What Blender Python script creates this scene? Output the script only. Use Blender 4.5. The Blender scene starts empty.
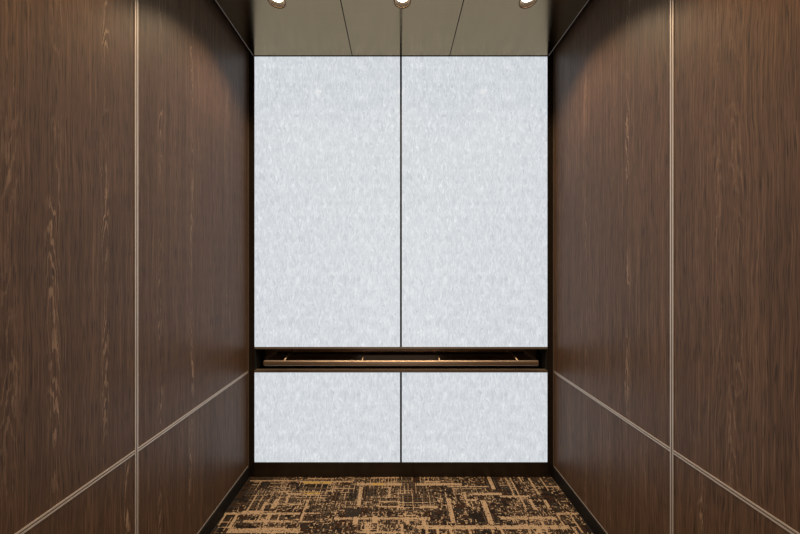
import bpy, bmesh, math, random
from mathutils import Vector

random.seed(7)
sc = bpy.context.scene
COL = sc.collection

# ------------------------------------------------------------------ room measures (metres)
HW = 1.15            # half width between the wood panel faces
DEPTH = 2.02         # back glass (y = 0) to front wall
ZC = 3.169           # ceiling face
CX = 1.112           # half width of the suspended ceiling
ZTOP = 3.46
SEAM_Y = -1.013      # joint between the two wood panels of a side wall
SEAM_Z = 0.795       # joint between upper and lower wood panels
BASE_Z = 0.089

# ------------------------------------------------------------------ helpers
def add_box(bm, x0, x1, y0, y1, z0, z1, mi=0):
    vs = [bm.verts.new((x, y, z)) for z in (z0, z1) for y in (y0, y1) for x in (x0, x1)]
    out = []
    for q in ((0, 2, 3, 1), (4, 5, 7, 6), (0, 1, 5, 4), (2, 6, 7, 3), (0, 4, 6, 2), (1, 3, 7, 5)):
        f = bm.faces.new([vs[i] for i in q]); f.material_index = mi; out.append(f)
    return out

def add_tube(bm, p0, p1, r, n=20, caps=True, mi=0):
    p0, p1 = Vector(p0), Vector(p1)
    d = (p1 - p0).normalized()
    a = d.orthogonal().normalized(); b = d.cross(a)
    rings = []
    for p in (p0, p1):
        rings.append([bm.verts.new(p + a * r * math.cos(2*math.pi*i/n) + b * r * math.sin(2*math.pi*i/n)) for i in range(n)])
    for i in range(n):
        f = bm.faces.new((rings[0][i], rings[0][(i+1) % n], rings[1][(i+1) % n], rings[1][i])); f.smooth = True; f.material_index = mi
    if caps:
        bm.faces.new(list(reversed(rings[0]))).material_index = mi
        bm.faces.new(rings[1]).material_index = mi

def add_lathe(bm, prof, n=40, mi=0, close=False):
    rings = [[bm.verts.new((r*math.cos(2*math.pi*i/n), r*math.sin(2*math.pi*i/n), z)) for i in range(n)] for r, z in prof]
    pairs = list(zip(rings, rings[1:])) + ([(rings[-1], rings[0])] if close else [])
    for A, B in pairs:
        for i in range(n):
            f = bm.faces.new((A[i], A[(i+1) % n], B[(i+1) % n], B[i])); f.smooth = True; f.material_index = mi
    return rings

def obj(name, bm, mats, parent=None, loc=(0, 0, 0), bevel=0):
    bmesh.ops.recalc_face_normals(bm, faces=bm.faces)
    me = bpy.data.meshes.new(name); bm.to_mesh(me); bm.free()
    for m in (mats if isinstance(mats, (list, tuple)) else [mats]): me.materials.append(m)
    o = bpy.data.objects.new(name, me); COL.objects.link(o)
    o.location = loc
    if parent: o.parent = parent
    if bevel:
        b = o.modifiers.new('bevel', 'BEVEL'); b.width = bevel; b.segments = 2; b.limit_method = 'ANGLE'
    return o

def struct(name, bm, m, loc=(0, 0, 0), bevel=0):
    o = obj(name, bm, m, None, loc, bevel); o['kind'] = 'structure'; return o

def tag(o, label, cat, group=None):
    o['label'] = label; o['category'] = cat
    if group: o['group'] = group
    o['kind'] = 'thing'
    return o

def thing(name, label, cat, loc, group=None):
    o = bpy.data.objects.new(name, None); COL.objects.link(o)
    o.location = loc; o.empty_display_size = .05
    return tag(o, label, cat, group)

def box_struct(name, m, *b, bevel=0):
    bm = bmesh.new(); add_box(bm, *b); return struct(name, bm, m, bevel=bevel)

# ------------------------------------------------------------------ materials
class NT:
    def __init__(s, name):
        s.m = bpy.data.materials.new(name); s.m.use_nodes = True
        s.t = s.m.node_tree; s.b = s.t.nodes['Principled BSDF']
    def n(s, typ, **kw):
        x = s.t.nodes.new(typ)
        for k, v in kw.items(): setattr(x, k, v)
        return x
    def link(s, a, b): s.t.links.new(a, b)
    def put(s, sock, v):
        if hasattr(v, 'is_linked') or hasattr(v, 'node'): s.link(v, sock)
        else: sock.default_value = v
    def math(s, op, a, b=0.0, c=0.0):
        x = s.n('ShaderNodeMath', operation=op)
        for i, v in enumerate((a, b, c)): s.put(x.inputs[i], v)
        return x.outputs[0]
    def noise(s, x, y, z=0.0, detail=2.0, rough=.5):
        c = s.n('ShaderNodeCombineXYZ')
        for i, v in enumerate((x, y, z)): s.put(c.inputs[i], v)
        t = s.n('ShaderNodeTexNoise'); t.inputs['Scale'].default_value = 1.0
        t.inputs['Detail'].default_value = detail; t.inputs['Roughness'].default_value = rough
        s.link(c.outputs[0], t.inputs['Vector'])
        return t.outputs[0]
    def remap(s, v, a, b, lo, hi, smooth=False):
        x = s.n('ShaderNodeMapRange'); x.interpolation_type = 'SMOOTHSTEP' if smooth else 'LINEAR'; x.clamp = True
        s.put(x.inputs[0], v)
        for i, q in enumerate((a, b, lo, hi)): x.inputs[i+1].default_value = q
        return x.outputs[0]
    def mix(s, f, a, b):
        x = s.n('ShaderNodeMix', data_type='RGBA')
        s.put(x.inputs[0], f)
        for sock, v in ((x.inputs[6], a), (x.inputs[7], b)):
            s.put(sock, v if hasattr(v, 'node') else (*v, 1))
        return x.outputs[2]
    def coords(s):
        c = s.n('ShaderNodeTexCoord'); x = s.n('ShaderNodeSeparateXYZ'); s.link(c.outputs['Object'], x.inputs[0]); return x.outputs
    def bump(s, h, strength, dist):
        x = s.n('ShaderNodeBump'); x.inputs['Strength'].default_value = strength; x.inputs['Distance'].default_value = dist
        s.link(h, x.inputs['Height']); s.link(x.outputs[0], s.b.inputs['Normal'])

def simple(name, col, rough=.5, metal=0.0, spec=.5, var=.12, sx=30, sz=30):
    k = NT(name); x, y, z = k.coords()
    nz = k.noise(k.math('MULTIPLY', x, sx), k.math('MULTIPLY', y, sx), k.math('MULTIPLY', z, sz), 3)
    c = k.mix(nz, tuple(v*(1-var) for v in col), tuple(v*(1+var) for v in col))
    k.link(c, k.b.inputs['Base Color'])
    k.b.inputs['Roughness'].default_value = rough; k.b.inputs['Metallic'].default_value = metal
    k.b.inputs['Specular IOR Level'].default_value = spec
    return k.m

WOOD_DARK = (.037, .0200, .0112)
WOOD_MID = (.098, .0555, .0325)
WOOD_LIGHT = (.170, .104, .064)
WOOD_FLAME = (.340, .235, .160)

SHADES = (WOOD_DARK, WOOD_MID, WOOD_LIGHT, WOOD_FLAME)

def wood(seed, columns, tone=1.0):
    """stained oak veneer: straight fine grain plus columns of cathedral figure at u0 (m along the panel)"""
    k = NT('dark_oak_veneer'); x, y, z = k.coords()
    u, v = y, z
    wv = k.noise(k.math('MULTIPLY', u, 5.0), k.math('MULTIPLY', v, 2.2), seed*3.1, 3)
    u2 = k.math('ADD', u, k.math('MULTIPLY', k.math('SUBTRACT', wv, .5), .035))
    fine = k.noise(k.math('MULTIPLY', u2, 300.0), k.math('MULTIPLY', v, 3.0), seed*7.7, 3, .6)
    strk = k.noise(k.math('MULTIPLY', u2, 110.0), k.math('MULTIPLY', v, .9), seed*1.9, 2)
    broad = k.noise(k.math('MULTIPLY', u2, 14.0), k.math('MULTIPLY', v, .35), seed*5.3, 2)
    pores = k.noise(k.math('MULTIPLY', u2, 480.0), k.math('MULTIPLY', v, 10.0), seed*2.3, 2)
    g = k.math('ADD', k.math('MULTIPLY', fine, .62), k.math('ADD', k.math('MULTIPLY', strk, .30), k.math('MULTIPLY', broad, .18)))
    gg = k.remap(g, .37, .67, .05, 1.1)
    WOOD_DARK, WOOD_MID, WOOD_LIGHT, WOOD_FLAME = [tuple(q*tone for q in w) for w in SHADES]
    c = k.mix(gg, WOOD_DARK, WOOD_MID)
    c = k.mix(k.remap(g, .58, .80, 0, .7), c, WOOD_LIGHT)
    c = k.mix(k.remap(pores, .53, .65, 0, .9), c, tuple(q*.6 for q in WOOD_DARK))
    total = None
    for i, (u0, w, amp) in enumerate(columns):
        wob = k.noise(k.math('MULTIPLY', v, 1.9), seed + i*4.7, 0.0, 4, .6)
        uc = k.math('SUBTRACT', k.math('SUBTRACT', u2, u0), k.math('MULTIPLY', k.math('SUBTRACT', wob, .5), w*2.4))
        q = k.math('POWER', k.math('ABSOLUTE', k.math('DIVIDE', uc, w)), 2.0)
        mask = k.math('EXPONENT', k.math('MULTIPLY', q, -1.6))
        nz = k.noise(k.math('MULTIPLY', u, 34.0), k.math('MULTIPLY', v, 4.5), seed + i*9.1, 4, .6)
        lean = k.math('MULTIPLY', k.math('DIVIDE', uc, w), 5.5 if i % 2 else -5.5)
        ph = k.math('ADD', k.math('ADD', k.math('MULTIPLY', v, 40.0), k.math('ADD', lean, k.math('MULTIPLY', q, 6.5))), k.math('MULTIPLY', nz, 30.0))
        line = k.remap(k.math('SINE', ph), .25, 1.0, 0, 1, True)
        patch = k.remap(k.noise(k.math('MULTIPLY', v, 2.3), seed*2 + i*3.3, 0.0, 3), .40, .62, .12, 1.2)
        hair = k.remap(fine, .30, .58, .55, 1)
        val = k.math('MULTIPLY', k.math('MULTIPLY', k.math('MULTIPLY', mask, line), hair), k.math('MULTIPLY', patch, amp))
        total = val if total is None else k.math('MAXIMUM', total, val)
    if total is not None:
        c = k.mix(total, c, WOOD_FLAME)
        g = k.math('ADD', g, k.math('MULTIPLY', total, .3))
    k.link(c, k.b.inputs['Base Color'])
    k.link(k.remap(g, .4, .8, .50, .36), k.b.inputs['Roughness'])
    k.b.inputs['Specular IOR Level'].default_value = .34
    k.bump(g, .25, .002)
    return k.m

def glow_glass():
    """back-lit laminated glass with a fibrous rice-paper interlayer"""
    k = NT('backlit_fibre_glass'); x, y, z = k.coords()
    wv = k.math('MULTIPLY', k.math('SUBTRACT', k.noise(k.math('MULTIPLY', x, 22.0), k.math('MULTIPLY', z, 11.0), 2.0, 3), .5), .07)
    xw = k.math('ADD', x, wv)
    f1 = k.noise(k.math('MULTIPLY', xw, 120.0), k.math('MULTIPLY', z, 13.0), 1.0, 2, .6)
    f2 = k.noise(k.math('MULTIPLY', xw, 210.0), k.math('MULTIPLY', z, 20.0), 5.0, 2, .6)
    cl = k.noise(k.math('MULTIPLY', x, 20.0), k.math('MULTIPLY', z, 13.0), 9.0, 3, .6)
    g = k.math('ADD', k.math('MULTIPLY', f1, .45), k.math('ADD', k.math('MULTIPLY', f2, .40), k.math('MULTIPLY', cl, .24)))
    st = k.noise(k.math('MULTIPLY', xw, 62.0), k.math('MULTIPLY', z, 9.0), 14.0, 2)
    strand = k.remap(k.math('ABSOLUTE', k.math('SUBTRACT', st, .5)), 0.0, .055, 1, 0, True)
    t = k.math('ADD', k.remap(g, .34, .78, 0, .85), k.math('MULTIPLY', strand, .26))
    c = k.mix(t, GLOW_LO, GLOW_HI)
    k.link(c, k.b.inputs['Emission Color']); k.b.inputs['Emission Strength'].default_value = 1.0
    k.b.inputs['Base Color'].default_value = (.04, .04, .04, 1)
    k.b.inputs['Roughness'].default_value = .17
    k.b.inputs['Specular IOR Level'].default_value = .5
    return k.m
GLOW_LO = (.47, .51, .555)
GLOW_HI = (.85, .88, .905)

def brushed_bronze():
    k = NT('brushed_bronze'); x, y, z = k.coords()
    nz = k.noise(k.math('MULTIPLY', x, 1.5), k.math('MULTIPLY', y, 900.0), 0.0, 2)
    c = k.mix(k.remap(nz, .3, .7, 0, 1), (.255, .198, .122), (.295, .232, .150))
    k.link(c, k.b.inputs['Base Color'])
    k.b.inputs['Metallic'].default_value = 1.0
    k.b.inputs['Roughness'].default_value = .17
    k.b.inputs['Anisotropic'].default_value = .9
    k.b.inputs['Anisotropic Rotation'].default_value = .25
    tg = k.n('ShaderNodeTangent', direction_type='UV_MAP')
    k.link(tg.outputs[0], k.b.inputs['Tangent'])
    return k.m

M_BLACK = simple('black_steel', (.010, .009, .008), .55, spec=.18)
M_VOID = simple('black_paint', (.006, .006, .006), .8)
M_SHAFT = simple('dark_plaster', (.05, .045, .04), .8)
M_TRIM = simple('satin_metal', (.53, .48, .44), .42, .5, var=.05)
M_GROOVE = simple('trim_groove', (.02, .017, .015), .6)
M_BRONZE = simple('dark_bronze', (.24, .19, .15), .45, .6, var=.06)
M_POST = simple('dark_bronze_post', (.05, .038, .028), .38, .8, var=.08)
M_RECESS = simple('polished_dark_bronze', (.060, .042, .031), .12, 1.0, var=.05)
M_RAIL = simple('satin_bronze', (.48, .37, .27), .42, .95, var=.04)
M_CEIL = brushed_bronze()
M_GLOW = glow_glass()
M_EDGE = simple('glass_edge', (.10, .11, .11), .2)
M_RING = simple('bronze_ring', (.17, .11, .07), .45, 1.0, var=.04)
M_CONE = simple('reflector_cone', (.016, .011, .007), .6, 0, .2, var=.03)
def lamp_mat():
    k = NT('warm_lamp'); x, y, z = k.coords()
    nz = k.noise(k.math('MULTIPLY', x, 90.), k.math('MULTIPLY', y, 90.), 0., 1)
    k.link(k.mix(nz, (1., .78, .55), (1., .82, .60)), k.b.inputs['Emission Color'])
    k.b.inputs['Emission Strength'].default_value = 22.0
    k.b.inputs['Base Color'].default_value = (.8, .8, .8, 1)
    return k.m
M_LAMP = lamp_mat()

# ------------------------------------------------------------------ carpet: a woven floor, one yarn colour per cell
def yarn(name, col):
    k = NT(name); x, y, z = k.coords()
    nz = k.noise(k.math('MULTIPLY', x, 420.), k.math('MULTIPLY', y, 420.), 0., 2)
    k.link(k.mix(nz, tuple(v*.62 for v in col), tuple(v*1.38 for v in col)), k.b.inputs['Base Color'])
    k.b.inputs['Roughness'].default_value = .95; k.b.inputs['Specular IOR Level'].default_value = .1
    k.bump(nz, .6, .003)
    return k.m
YARNS = [yarn('yarn_charcoal', (.014, .011, .009)), yarn('yarn_brown', (.034, .018, .010)),
         yarn('yarn_taupe', (.085, .062, .043)), yarn('yarn_tan', (.37, .272, .175)), yarn('yarn_ochre', (.42, .29, .07)),
         yarn('yarn_grey', (.028, .024, .020))]

def carpet():
    cs = .0055
    FX = 1.136
    y1, y0 = -.004, -2.02
    nx, ny = int(round(2*FX/cs)), int(round((y1-y0)/cs))
    R = random.Random(11)
    g = [[0]*nx for _ in range(ny)]
    # dark ground in soft blocks
    for j in range(0, ny, 4):
        for i in range(0, nx, 6):
            c = R.choice((0, 0, 1, 1, 5))
            for b in range(j, min(ny, j+4)):
                for a in range(i, min(nx, i+6)): g[b][a] = c if R.random() < .8 else R.choice((0, 1, 5))
    def rect(i0, i1, j0, j1, c, keep=1.0):
        for b in range(max(0, j0), min(ny, j1)):
            for a in range(max(0, i0), min(nx, i1)):
                if R.random() < keep: g[b][a] = c
    # patches with a texture of their own
    for _ in range(760):
        i, j = R.randrange(nx), R.randrange(ny)
        w, h = R.randrange(10, 46), R.randrange(8, 30)
        style = R.random()
        if style < .60:                      # speckled dashes both ways
            for _ in range(w*h//7):
                a, b = i+R.randrange(w), j+R.randrange(h)
                c = R.choice((2, 3, 2, 3, 2, 1, 0))
                if R.random() < .5: rect(a, a+R.randrange(1, 5), b, b+1, c)
                else: rect(a, a+1, b, b+R.randrange(1, 5), c)
        elif style < .84:                    # small plaid
            s = R.randrange(4, 9); t = R.randrange(4, 8)
            for a in range(i, i+w, s): rect(a, a+1, j, j+h, R.choice((2, 3)), .85)
            for b in range(j, j+h, t): rect(i, i+w, b, b+1, R.choice((2, 3)), .85)
        elif style < .93:                    # ribs one way
            for a in range(i, i+w, R.randrange(3, 6)): rect(a, a+1, j, j+h, 2, .7)
        else:                                # calm dark block
            rect(i, i+w//2, j, j+h//2, R.choice((0, 1, 5)), .93)
    # long tan bands
    for _ in range(105):
        i, j = R.randrange(nx), R.randrange(ny)
        if R.random() < .55:
            rect(i, i+R.randrange(14, 70), j, j+R.choice((1, 1, 2, 2, 3)), 3, .85)
        else:
            t = R.choice((1, 1, 2, 2, 3)); rect(i, i+t, j, j+R.randrange(8, 30), 3, .85)
    # bands seen along the rear of the car: (x0, x1, y0, y1, yarn)
    def band(x0, x1, ya, yb, c=3, keep=.88):
        rect(int((x0+FX)/cs), max(int((x0+FX)/cs)+1, int(round((x1+FX)/cs))),
             int((ya-y0)/cs), max(int((ya-y0)/cs)+1, int(round((yb-y0)/cs))), c, keep)
    for b in BANDS: band(*b)
    bm = bmesh.new()
    vs = [[bm.verts.new((-FX+i*(2*FX/nx), y0+j*cs, (R.random()-.5)*.0016)) for i in range(nx+1)] for j in range(ny+1)]
    for j in range(ny):
        for i in range(nx):
            f = bm.faces.new((vs[j][i], vs[j][i+1], vs[j+1][i+1], vs[j+1][i])); f.material_index = g[j][i]
    me = bpy.data.meshes.new('floor'); bm.to_mesh(me); bm.free()
    for m in YARNS: me.materials.append(m)
    o = bpy.data.objects.new('floor', me); COL.objects.link(o); o['kind'] = 'structure'
    o['label'] = 'patterned carpet of tan and dark brown broken plaid'
    return o
BANDS = [
    (-1.118, -0.748, -0.051, -0.038, 3), (-0.745, -0.362, -0.058, -0.047, 3), (-0.713, -0.514, -0.07, -0.057, 4), (-0.321, 0.007, -0.091, -0.068, 3),
    (-0.212, -0.125, -0.085, -0.073, 4), (0.116, 0.444, -0.095, -0.069, 3), (-0.674, -0.562, -0.176, -0.166, 4), (0.508, 0.703, -0.185, -0.167, 3),
    (0.681, 0.888, -0.208, -0.194, 3), (0.439, 0.507, -0.241, -0.228, 3), (-0.892, -0.665, -0.273, -0.264, 3), (0.122, 0.24, -0.303, -0.289, 3),
    (-1.141, -0.653, -0.356, -0.343, 3), (-0.634, -0.525, -0.353, -0.342, 3), (-0.421, 0.178, -0.393, -0.379, 3), (0.619, 0.973, -0.396, -0.376, 3),
    (-0.983, -0.684, -0.416, -0.405, 3), (-0.621, -0.546, -0.417, -0.408, 3), (0.092, 1.012, -0.465, -0.439, 3), (-1.045, -0.613, -0.493, -0.466, 3),
    (-0.251, -0.0, -0.494, -0.484, 3), (-0.723, -0.509, -0.129, -0.121, 2), (-0.151, -0.01, -0.252, -0.244, 3), (-0.142, -0.01, -0.297, -0.287, 3),
    (-0.298, -0.271, -0.288, -0.11, 3), (-0.09, -0.076, -0.216, -0.11, 3), (0.31, 0.33, -0.424, -0.216, 3), (0.541, 0.567, -0.431, -0.235, 3),
    (0.651, 0.674, -0.13, -0.004, 3), (0.434, 0.448, -0.279, -0.16, 3), (0.96, 0.983, -0.313, -0.235, 3), (0.864, 0.884, -0.313, -0.235, 3),
    (-0.64, -0.625, -0.409, -0.235, 3), (-0.86, -0.83, -0.305, -0.226, 3), (-0.855, -0.826, -0.431, -0.354, 3), (-1.006, -0.998, -0.37, -0.207, 3),
    (-1.057, -1.035, -0.461, -0.354, 3), (-1.13, -1.12, -0.439, -0.346, 3), (-0.781, -0.773, -0.279, -0.188, 3), (-0.901, -0.893, -0.416, -0.354, 3),
    (-0.781, -0.773, -0.401, -0.354, 3), (-0.302, -0.271, -0.431, -0.378, 3), (-0.184, -0.153, -0.424, -0.378, 3), (-0.224, -0.191, -0.496, -0.416, 3),
    (-0.151, -0.139, -0.496, -0.416, 3), (0.029, 0.048, -0.431, -0.378, 3), (0.127, 0.149, -0.439, -0.386, 3), (-0.006, 0.006, -0.503, -0.431, 3),
    (0.144, 0.156, -0.503, -0.454, 3), (0.21, 0.222, -0.503, -0.454, 3), (0.288, 0.3, -0.503, -0.454, 3), (0.402, 0.414, -0.503, -0.454, 3),
    (0.592, 0.607, -0.503, -0.454, 3), (0.761, 0.773, -0.503, -0.454, 3), (0.815, 0.839, -0.503, -0.454, 3), (1.032, 1.05, -0.503, -0.454, 3),
    (0.989, 0.999, -0.461, -0.37, 3), (0.812, 0.821, -0.305, -0.015, 3), (0.782, 0.79, -0.216, -0.015, 3), (0.953, 0.963, -0.179, -0.015, 3),
    (1.039, 1.05, -0.14, -0.015, 3), (1.07, 1.083, -0.496, -0.338, 3),
]
carpet()
box_struct('floor_slab', M_SHAFT, -1.25, 1.25, -2.6, .16, -.12, -.004)

# ------------------------------------------------------------------ room shell
box_struct('wall_left', M_SHAFT, -1.25, -1.165, -DEPTH, .16, -.004, ZTOP)
box_struct('wall_right', M_SHAFT, 1.165, 1.25, -DEPTH, .16, -.004, ZTOP)
box_struct('wall_back', M_SHAFT, -1.165, 1.165, .10, .16, -.004, ZTOP)
bm = bmesh.new()
add_box(bm, -1.25, -.62, -2.36, -DEPTH, -.004, ZTOP); add_box(bm, .62, 1.25, -2.36, -DEPTH, -.004, ZTOP)
add_box(bm, -.62, .62, -2.36, -DEPTH, 2.42, ZTOP)
struct('wall_front', bm, M_BRONZE)
box_struct('ceiling', M_VOID, -1.25, 1.25, -2.36, .16, ZTOP, ZTOP+.05)

# ------------------------------------------------------------------ wood wall panels
def wood_panel(side, y0, y1, z0, z1, seed, cols, label):
    s = -1 if side == 'left' else 1
    yc = (y0+y1)/2
    bm = bmesh.new(); add_box(bm, *sorted((s*HW - s*HW, s*.0145)), y0-yc, y1-yc, 0, z1-z0)
    o = obj('wood_wall_panel', bm, wood(seed, [(c[0]-yc, c[1], c[2]) for c in cols], 1.0 if side == 'left' else 1.14), None, (s*HW, yc, z0), .001)
    return tag(o, label, 'wall panel', 'dark wood wall panels')
G = .0083
YB, YF = -.012, -DEPTH+.002
UP, LO = (SEAM_Z+G, ZTOP-.004), (BASE_Z, SEAM_Z-G)
FAR, NEAR = (SEAM_Y+G, YB), (YF, SEAM_Y-G)
wood_panel('left', *FAR, *UP, 1.3, [(-.877, .016, .55), (-.648, .016, .6), (-.30, .012, .25)],
           'tall dark wood panel on the left wall, next to the glowing glass')
wood_panel('left', *NEAR, *UP, 2.6, [(-1.155, .018, .7), (-1.329, .022, .55), (-1.45, .03, .3), (-1.75, .03, .5)],
           'tall dark wood panel on the left wall, cut off by the picture edge')
wood_panel('left', *FAR, *LO, 4.1, [(-.877, .016, .5), (-.66, .016, .6)],
           'low dark wood panel at the foot of the left wall, next to the glowing glass')
wood_panel('left', *NEAR, *LO, 5.7, [(-1.06, .016, .8), (-1.40, .02, .5), (-1.75, .03, .5)],
           'low dark wood panel at the foot of the left wall, in the picture corner')
wood_panel('right', *FAR, *UP, 6.4, [(-.754, .016, .6), (-.40, .016, .3)],
           'tall dark wood panel on the right wall, next to the glowing glass')
wood_panel('right', *NEAR, *UP, 7.9, [(-1.263, .03, .22), (-1.20, .02, .15), (-1.75, .03, .5)],
           'tall dark wood panel on the right wall, cut off by the picture edge')
wood_panel('right', *FAR, *LO, 8.8, [(-.975, .014, .75), (-.62, .016, .4), (-.40, .016, .35)],
           'low dark wood panel at the foot of the right wall, next to the glowing glass')
wood_panel('right', *NEAR, *LO, 9.5, [(-1.14, .016, .5), (-1.30, .02, .45), (-1.75, .03, .5)],
           'low dark wood panel at the foot of the right wall, in the picture corner')

# ------------------------------------------------------------------ metal reveals between the panels: two ribs and a dark groove
tn = [0]
def trim_name():
    tn[0] += 1; return 'trim_%d' % tn[0]
def strip_v(s, yc, z0, z1, w=.0165):
    bm = bmesh.new()
    xs = lambda a, b: sorted((s*(HW+a), s*(HW+b)))
    add_box(bm, *xs(.006, .013), yc-w/2, yc+w/2, z0, z1, 1)
    add_box(bm, *xs(-.003, .0058), yc-w/2, yc-w*.17, z0, z1, 0)
    add_box(bm, *xs(-.003, .0058), yc+w*.17, yc+w/2, z0, z1, 0)
    return struct(trim_name(), bm, [M_TRIM, M_GROOVE])
def strip_h(s, zc, y0, y1, w=.0165):
    bm = bmesh.new()
    xs = lambda a, b: sorted((s*(HW+a), s*(HW+b)))
    add_box(bm, *xs(.006, .013), y0, y1, zc-w/2, zc+w/2, 1)
    add_box(bm, *xs(-.0025, .0058), y0, y1, zc-w/2, zc-w*.17, 0)
    add_box(bm, *xs(-.0025, .0058), y0, y1, zc+w*.17, zc+w/2, 0)
    return struct(trim_name(), bm, [M_TRIM, M_GROOVE])
for s in (-1, 1):
    strip_v(s, SEAM_Y, BASE_Z, ZTOP-.004)
    strip_h(s, SEAM_Z, SEAM_Y+.0084, YB)
    strip_h(s, SEAM_Z, YF, SEAM_Y-.0084)
    xs = sorted((s*(HW-.003), s*(HW+.012)))
    box_struct(trim_name(), M_BRONZE, *xs, YB+.0005, -.0005, BASE_Z, ZTOP-.004)      # rear edge strip
    side = 'left' if s < 0 else 'right'
    xs = sorted((s*(HW-.010), s*1.1645))
    box_struct('baseboard_'+side, M_BLACK, *xs, YF, -.004, -.002, BASE_Z-.006, bevel=.001)
    box_struct(trim_name(), M_TRIM, *sorted((s*(HW-.0015), s*1.1645)), YF, -.004, BASE_Z-.005, BASE_Z-.0003)   # bright cap of the base
    box_struct(trim_name(), M_POST, *sorted((s*1.106, s*1.1645)), .0, .03, -.002, ZTOP-.004)   # corner post
    box_struct(trim_name(), M_POST, *sorted((s*1.1055, s*1.110)), -.004, -.0002, .112, ZC+.05)   # bead round the glass
box_struct('baseboard_back', simple('dark_base_wood', (.018, .012, .008), .35, 0, .4, .6, 26, 2), -1.105, 1.105, -.0035, .0295, -.002, .108, bevel=.001)

# ------------------------------------------------------------------ back wall: four glowing glass panels, mullion, handrail recess
def glass_panel(x0, x1, z0, z1, label):
    xc = (x0+x1)/2
    bm = bmesh.new()
    fs = add_box(bm, x0-xc, x1-xc, 0, .02, 0, z1-z0, 1)
    fs[2].material_index = 0
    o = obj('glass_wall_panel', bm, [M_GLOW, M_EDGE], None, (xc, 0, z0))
    return tag(o, label, 'glass panel', 'glowing glass panels of the back wall')
ZR0, ZR1 = .805, .963
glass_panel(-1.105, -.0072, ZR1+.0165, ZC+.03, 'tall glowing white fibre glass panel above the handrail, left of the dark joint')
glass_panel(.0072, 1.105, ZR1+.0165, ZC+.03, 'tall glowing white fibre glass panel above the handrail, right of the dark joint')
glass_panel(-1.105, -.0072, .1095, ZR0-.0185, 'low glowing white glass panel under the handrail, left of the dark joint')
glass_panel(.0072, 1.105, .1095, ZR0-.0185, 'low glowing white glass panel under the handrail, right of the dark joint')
box_struct(trim_name(), M_BLACK, -.0070, .0070, .001, .03, ZR1+.0165, ZC+.03)
box_struct(trim_name(), M_BLACK, -.0070, .0070, .001, .03, .1095, ZR0-.0185)
box_struct(trim_name(), M_BRONZE, -1.105, 1.105, -.003, .03, ZR1+.0005, ZR1+.016)
box_struct(trim_name(), M_BRONZE, -1.105, 1.105, -.003, .03, ZR0-.018, ZR0-.0005)
bm = bmesh.new()
add_box(bm, -1.105, 1.105, .0895, .098, ZR0, ZR1)
add_box(bm, -1.105, 1.105, .031, .0895, ZR1, ZR1+.008); add_box(bm, -1.105, 1.105, .031, .0895, ZR0-.008, ZR0)
struct(trim_name(), bm, M_RECESS)
for s in (-1, 1): box_struct(trim_name(), M_VOID, *sorted((s*1.098, s*1.105)), .002, .0892, ZR0+.0005, ZR1-.0005)
# handrail
RY, RZ = -.045, .870
hr = thing('handrail', 'long satin bronze handrail in front of the dark slot across the glowing back wall', 'handrail', (0, RY, RZ))
bm = bmesh.new()
add_box(bm, -1.018, 1.018, -.011, .011, -.0175, .0215)
rail = obj('rail', bm, M_RAIL, hr, bevel=.0095)
rail.modifiers['bevel'].segments = 5
for p in rail.data.polygons: p.use_smooth = True
for bx in (-.870, -.288, .288, .870):
    bm = bmesh.new()
    add_tube(bm, (bx, .0105, .014), (bx, .1345, .036), .0055, 16)
    obj('bracket', bm, M_RAIL, hr)

# ------------------------------------------------------------------ suspended ceiling of three brushed panels, six recessed downlights
HOLE = .0465
LY = (-.49, -1.46)
def ceiling_panel(x0, x1, lx, label):
    xc = (x0+x1)/2
    y0, y1 = -DEPTH+.03, -.012
    bm = bmesh.new(); uvl = bm.loops.layers.uv.new('UVMap')
    n = 48; q = .10
    def face(pts, z, up):
        f = bm.faces.new([bm.verts.new((p[0]-xc, p[1], z)) for p in (pts if up else list(reversed(pts)))]); f.material_index = 0
    for z, up in ((0., False), (.018, True)):
        ys = sorted([y0, y1] + [l-q for l in LY] + [l+q for l in LY])
        for a, b in ((0, 1), (2, 3), (4, 5)): face([(x0, ys[a]), (x1, ys[a]), (x1, ys[b]), (x0, ys[b])], z, up)
        for l in LY:
            face([(x0, l-q), (lx-q, l-q), (lx-q, l+q), (x0, l+q)], z, up)
            face([(lx+q, l-q), (x1, l-q), (x1, l+q), (lx+q, l+q)], z, up)
            for i in range(n):
                ps = []
                for t in (i, i+1):
                    an = 2*math.pi*t/n; c, s = math.cos(an), math.sin(an); m = max(abs(c), abs(s))
                    ps.append(((lx+HOLE*c, l+HOLE*s), (lx+q*c/m, l+q*s/m)))
                face([ps[0][0], ps[0][1], ps[1][1], ps[1][0]], z, up)
    for (a, b) in (((x0, y0), (x1, y0)), ((x1, y0), (x1, y1)), ((x1, y1), (x0, y1)), ((x0, y1), (x0, y0))):
        bm.faces.new([bm.verts.new((p[0]-xc, p[1], z)) for p, z in ((a, 0), (b, 0), (b, .018), (a, .018))])
    bmesh.ops.remove_doubles(bm, verts=bm.verts, dist=1e-5)
    for f in bm.faces:
        for lp in f.loops: lp[uvl].uv = (lp.vert.co.x, lp.vert.co.y)
    o = obj('ceiling_panel', bm, M_CEIL, None, (xc, 0, ZC))
    return tag(o, label, 'ceiling panel', 'brushed bronze ceiling panels')
S = .366
ceiling_panel(-CX+.006, -S-.003, -.748, 'brushed bronze ceiling panel along the left wood wall')
ceiling_panel(-S+.003, S-.003, .002, 'middle brushed bronze ceiling panel between the two others')
ceiling_panel(S+.003, CX-.006, .752, 'brushed bronze ceiling panel along the right wood wall')
for s in (-1, 1):      # bright lip along the ceiling edge
    box_struct(trim_name(), M_TRIM, *sorted((s*(CX-.006), s*(CX-.001))), -DEPTH+.03, -.012, ZC-.001, ZC+.006)
box_struct(trim_name(), M_BLACK, -CX+.006, CX-.006, -.0118, -.006, ZC-.003, ZC+.02)
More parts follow.
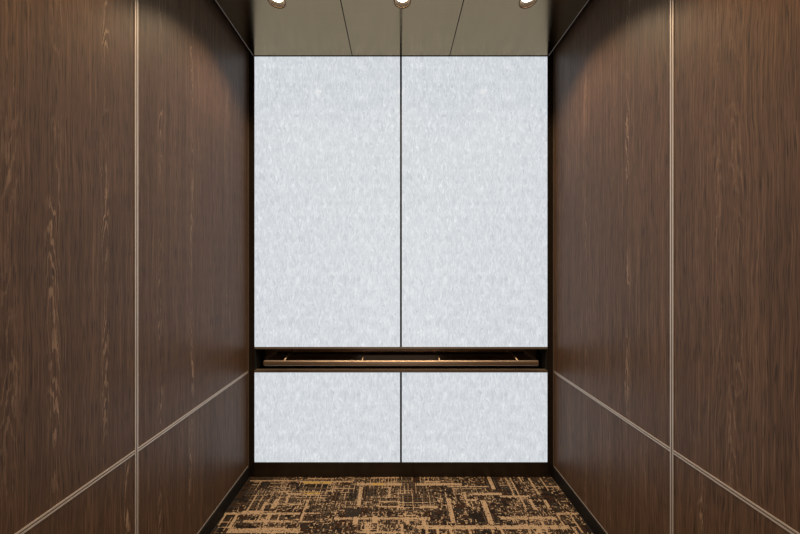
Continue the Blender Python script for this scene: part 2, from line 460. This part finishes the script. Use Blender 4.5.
box_struct(trim_name(), M_VOID, -S-.003, -S+.003, -DEPTH+.03, -.012, ZC+.006, ZC+.012)
box_struct(trim_name(), M_VOID, S-.003, S+.003, -DEPTH+.03, -.012, ZC+.006, ZC+.012)

def downlight(x, y, label):
    t = thing('downlight', label, 'ceiling light', (x, y, ZC), 'recessed downlights in the bronze ceiling')
    bm = bmesh.new()
    add_lathe(bm, [(.0450, .004), (.0455, -.0008), (.0500, -.0030), (.0525, -.0008), (.0520, -.0002)], 48)
    obj('trim_ring', bm, M_RING, t)
    bm = bmesh.new()
    add_lathe(bm, [(.0448, .003), (.0400, .014), (.0352, .026)], 48)
    obj('reflector', bm, M_CONE, t)
    bm = bmesh.new()
    r = add_lathe(bm, [(.0350, .026), (.026, .0225), (.012, .021)], 40)
    bm.faces.new(r[-1])
    obj('lamp', bm, M_LAMP, t)
    bm = bmesh.new()
    r = add_lathe(bm, [(.0462, .002), (.0462, .090)], 40)
    bm.faces.new(r[-1])
    obj('housing', bm, M_BLACK, t)
    L = bpy.data.lights.new('downlight_beam', 'SPOT')
    L.energy = SPOT_W; L.color = (1., .71, .44); L.spot_size = math.radians(116); L.spot_blend = 1.0; L.shadow_soft_size = .03
    lo = bpy.data.objects.new('downlight_beam', L); COL.objects.link(lo); lo.parent = t; lo.location = (0, 0, -.005)
    return t
SPOT_W = 74.0
downlight(-.748, LY[0], 'lit recessed downlight in the ceiling panel along the left wood wall')
downlight(.002, LY[0], 'lit recessed downlight in the middle ceiling panel above the dark joint line')
downlight(.752, LY[0], 'lit recessed downlight in the ceiling panel along the right wood wall')
downlight(-.748, LY[1], 'recessed downlight by the doorway in the ceiling panel along the left wall')
downlight(.002, LY[1], 'recessed downlight by the doorway in the middle ceiling panel')
downlight(.752, LY[1], 'recessed downlight by the doorway in the ceiling panel along the right wall')

# ------------------------------------------------------------------ world (lobby daylight through the open doorway), camera
w = bpy.data.worlds.new('lobby_light'); sc.world = w; w.use_nodes = True
w.node_tree.nodes['Background'].inputs[0].default_value = (1.0, .93, .85, 1)
w.node_tree.nodes['Background'].inputs[1].default_value = .55

cam = bpy.data.cameras.new('camera'); co = bpy.data.objects.new('camera', cam); COL.objects.link(co)
co.location = (-.032, -2.347, 1.586); co.rotation_euler = (math.pi/2, 0, 0)
cam.sensor_width = 36; cam.lens = 311/800*36; cam.clip_start = .02
cam.shift_x = 3.3/800; cam.shift_y = -.5/800
sc.camera = co
sc.view_settings.view_transform = 'Standard'; sc.view_settings.look = 'None'
sc.view_settings.exposure = 0; sc.view_settings.gamma = 1; sc.view_settings.use_curve_mapping = False
sc.cycles.use_denoising = True
sc.cycles.max_bounces = 8
sc.cycles.sample_clamp_indirect = 6
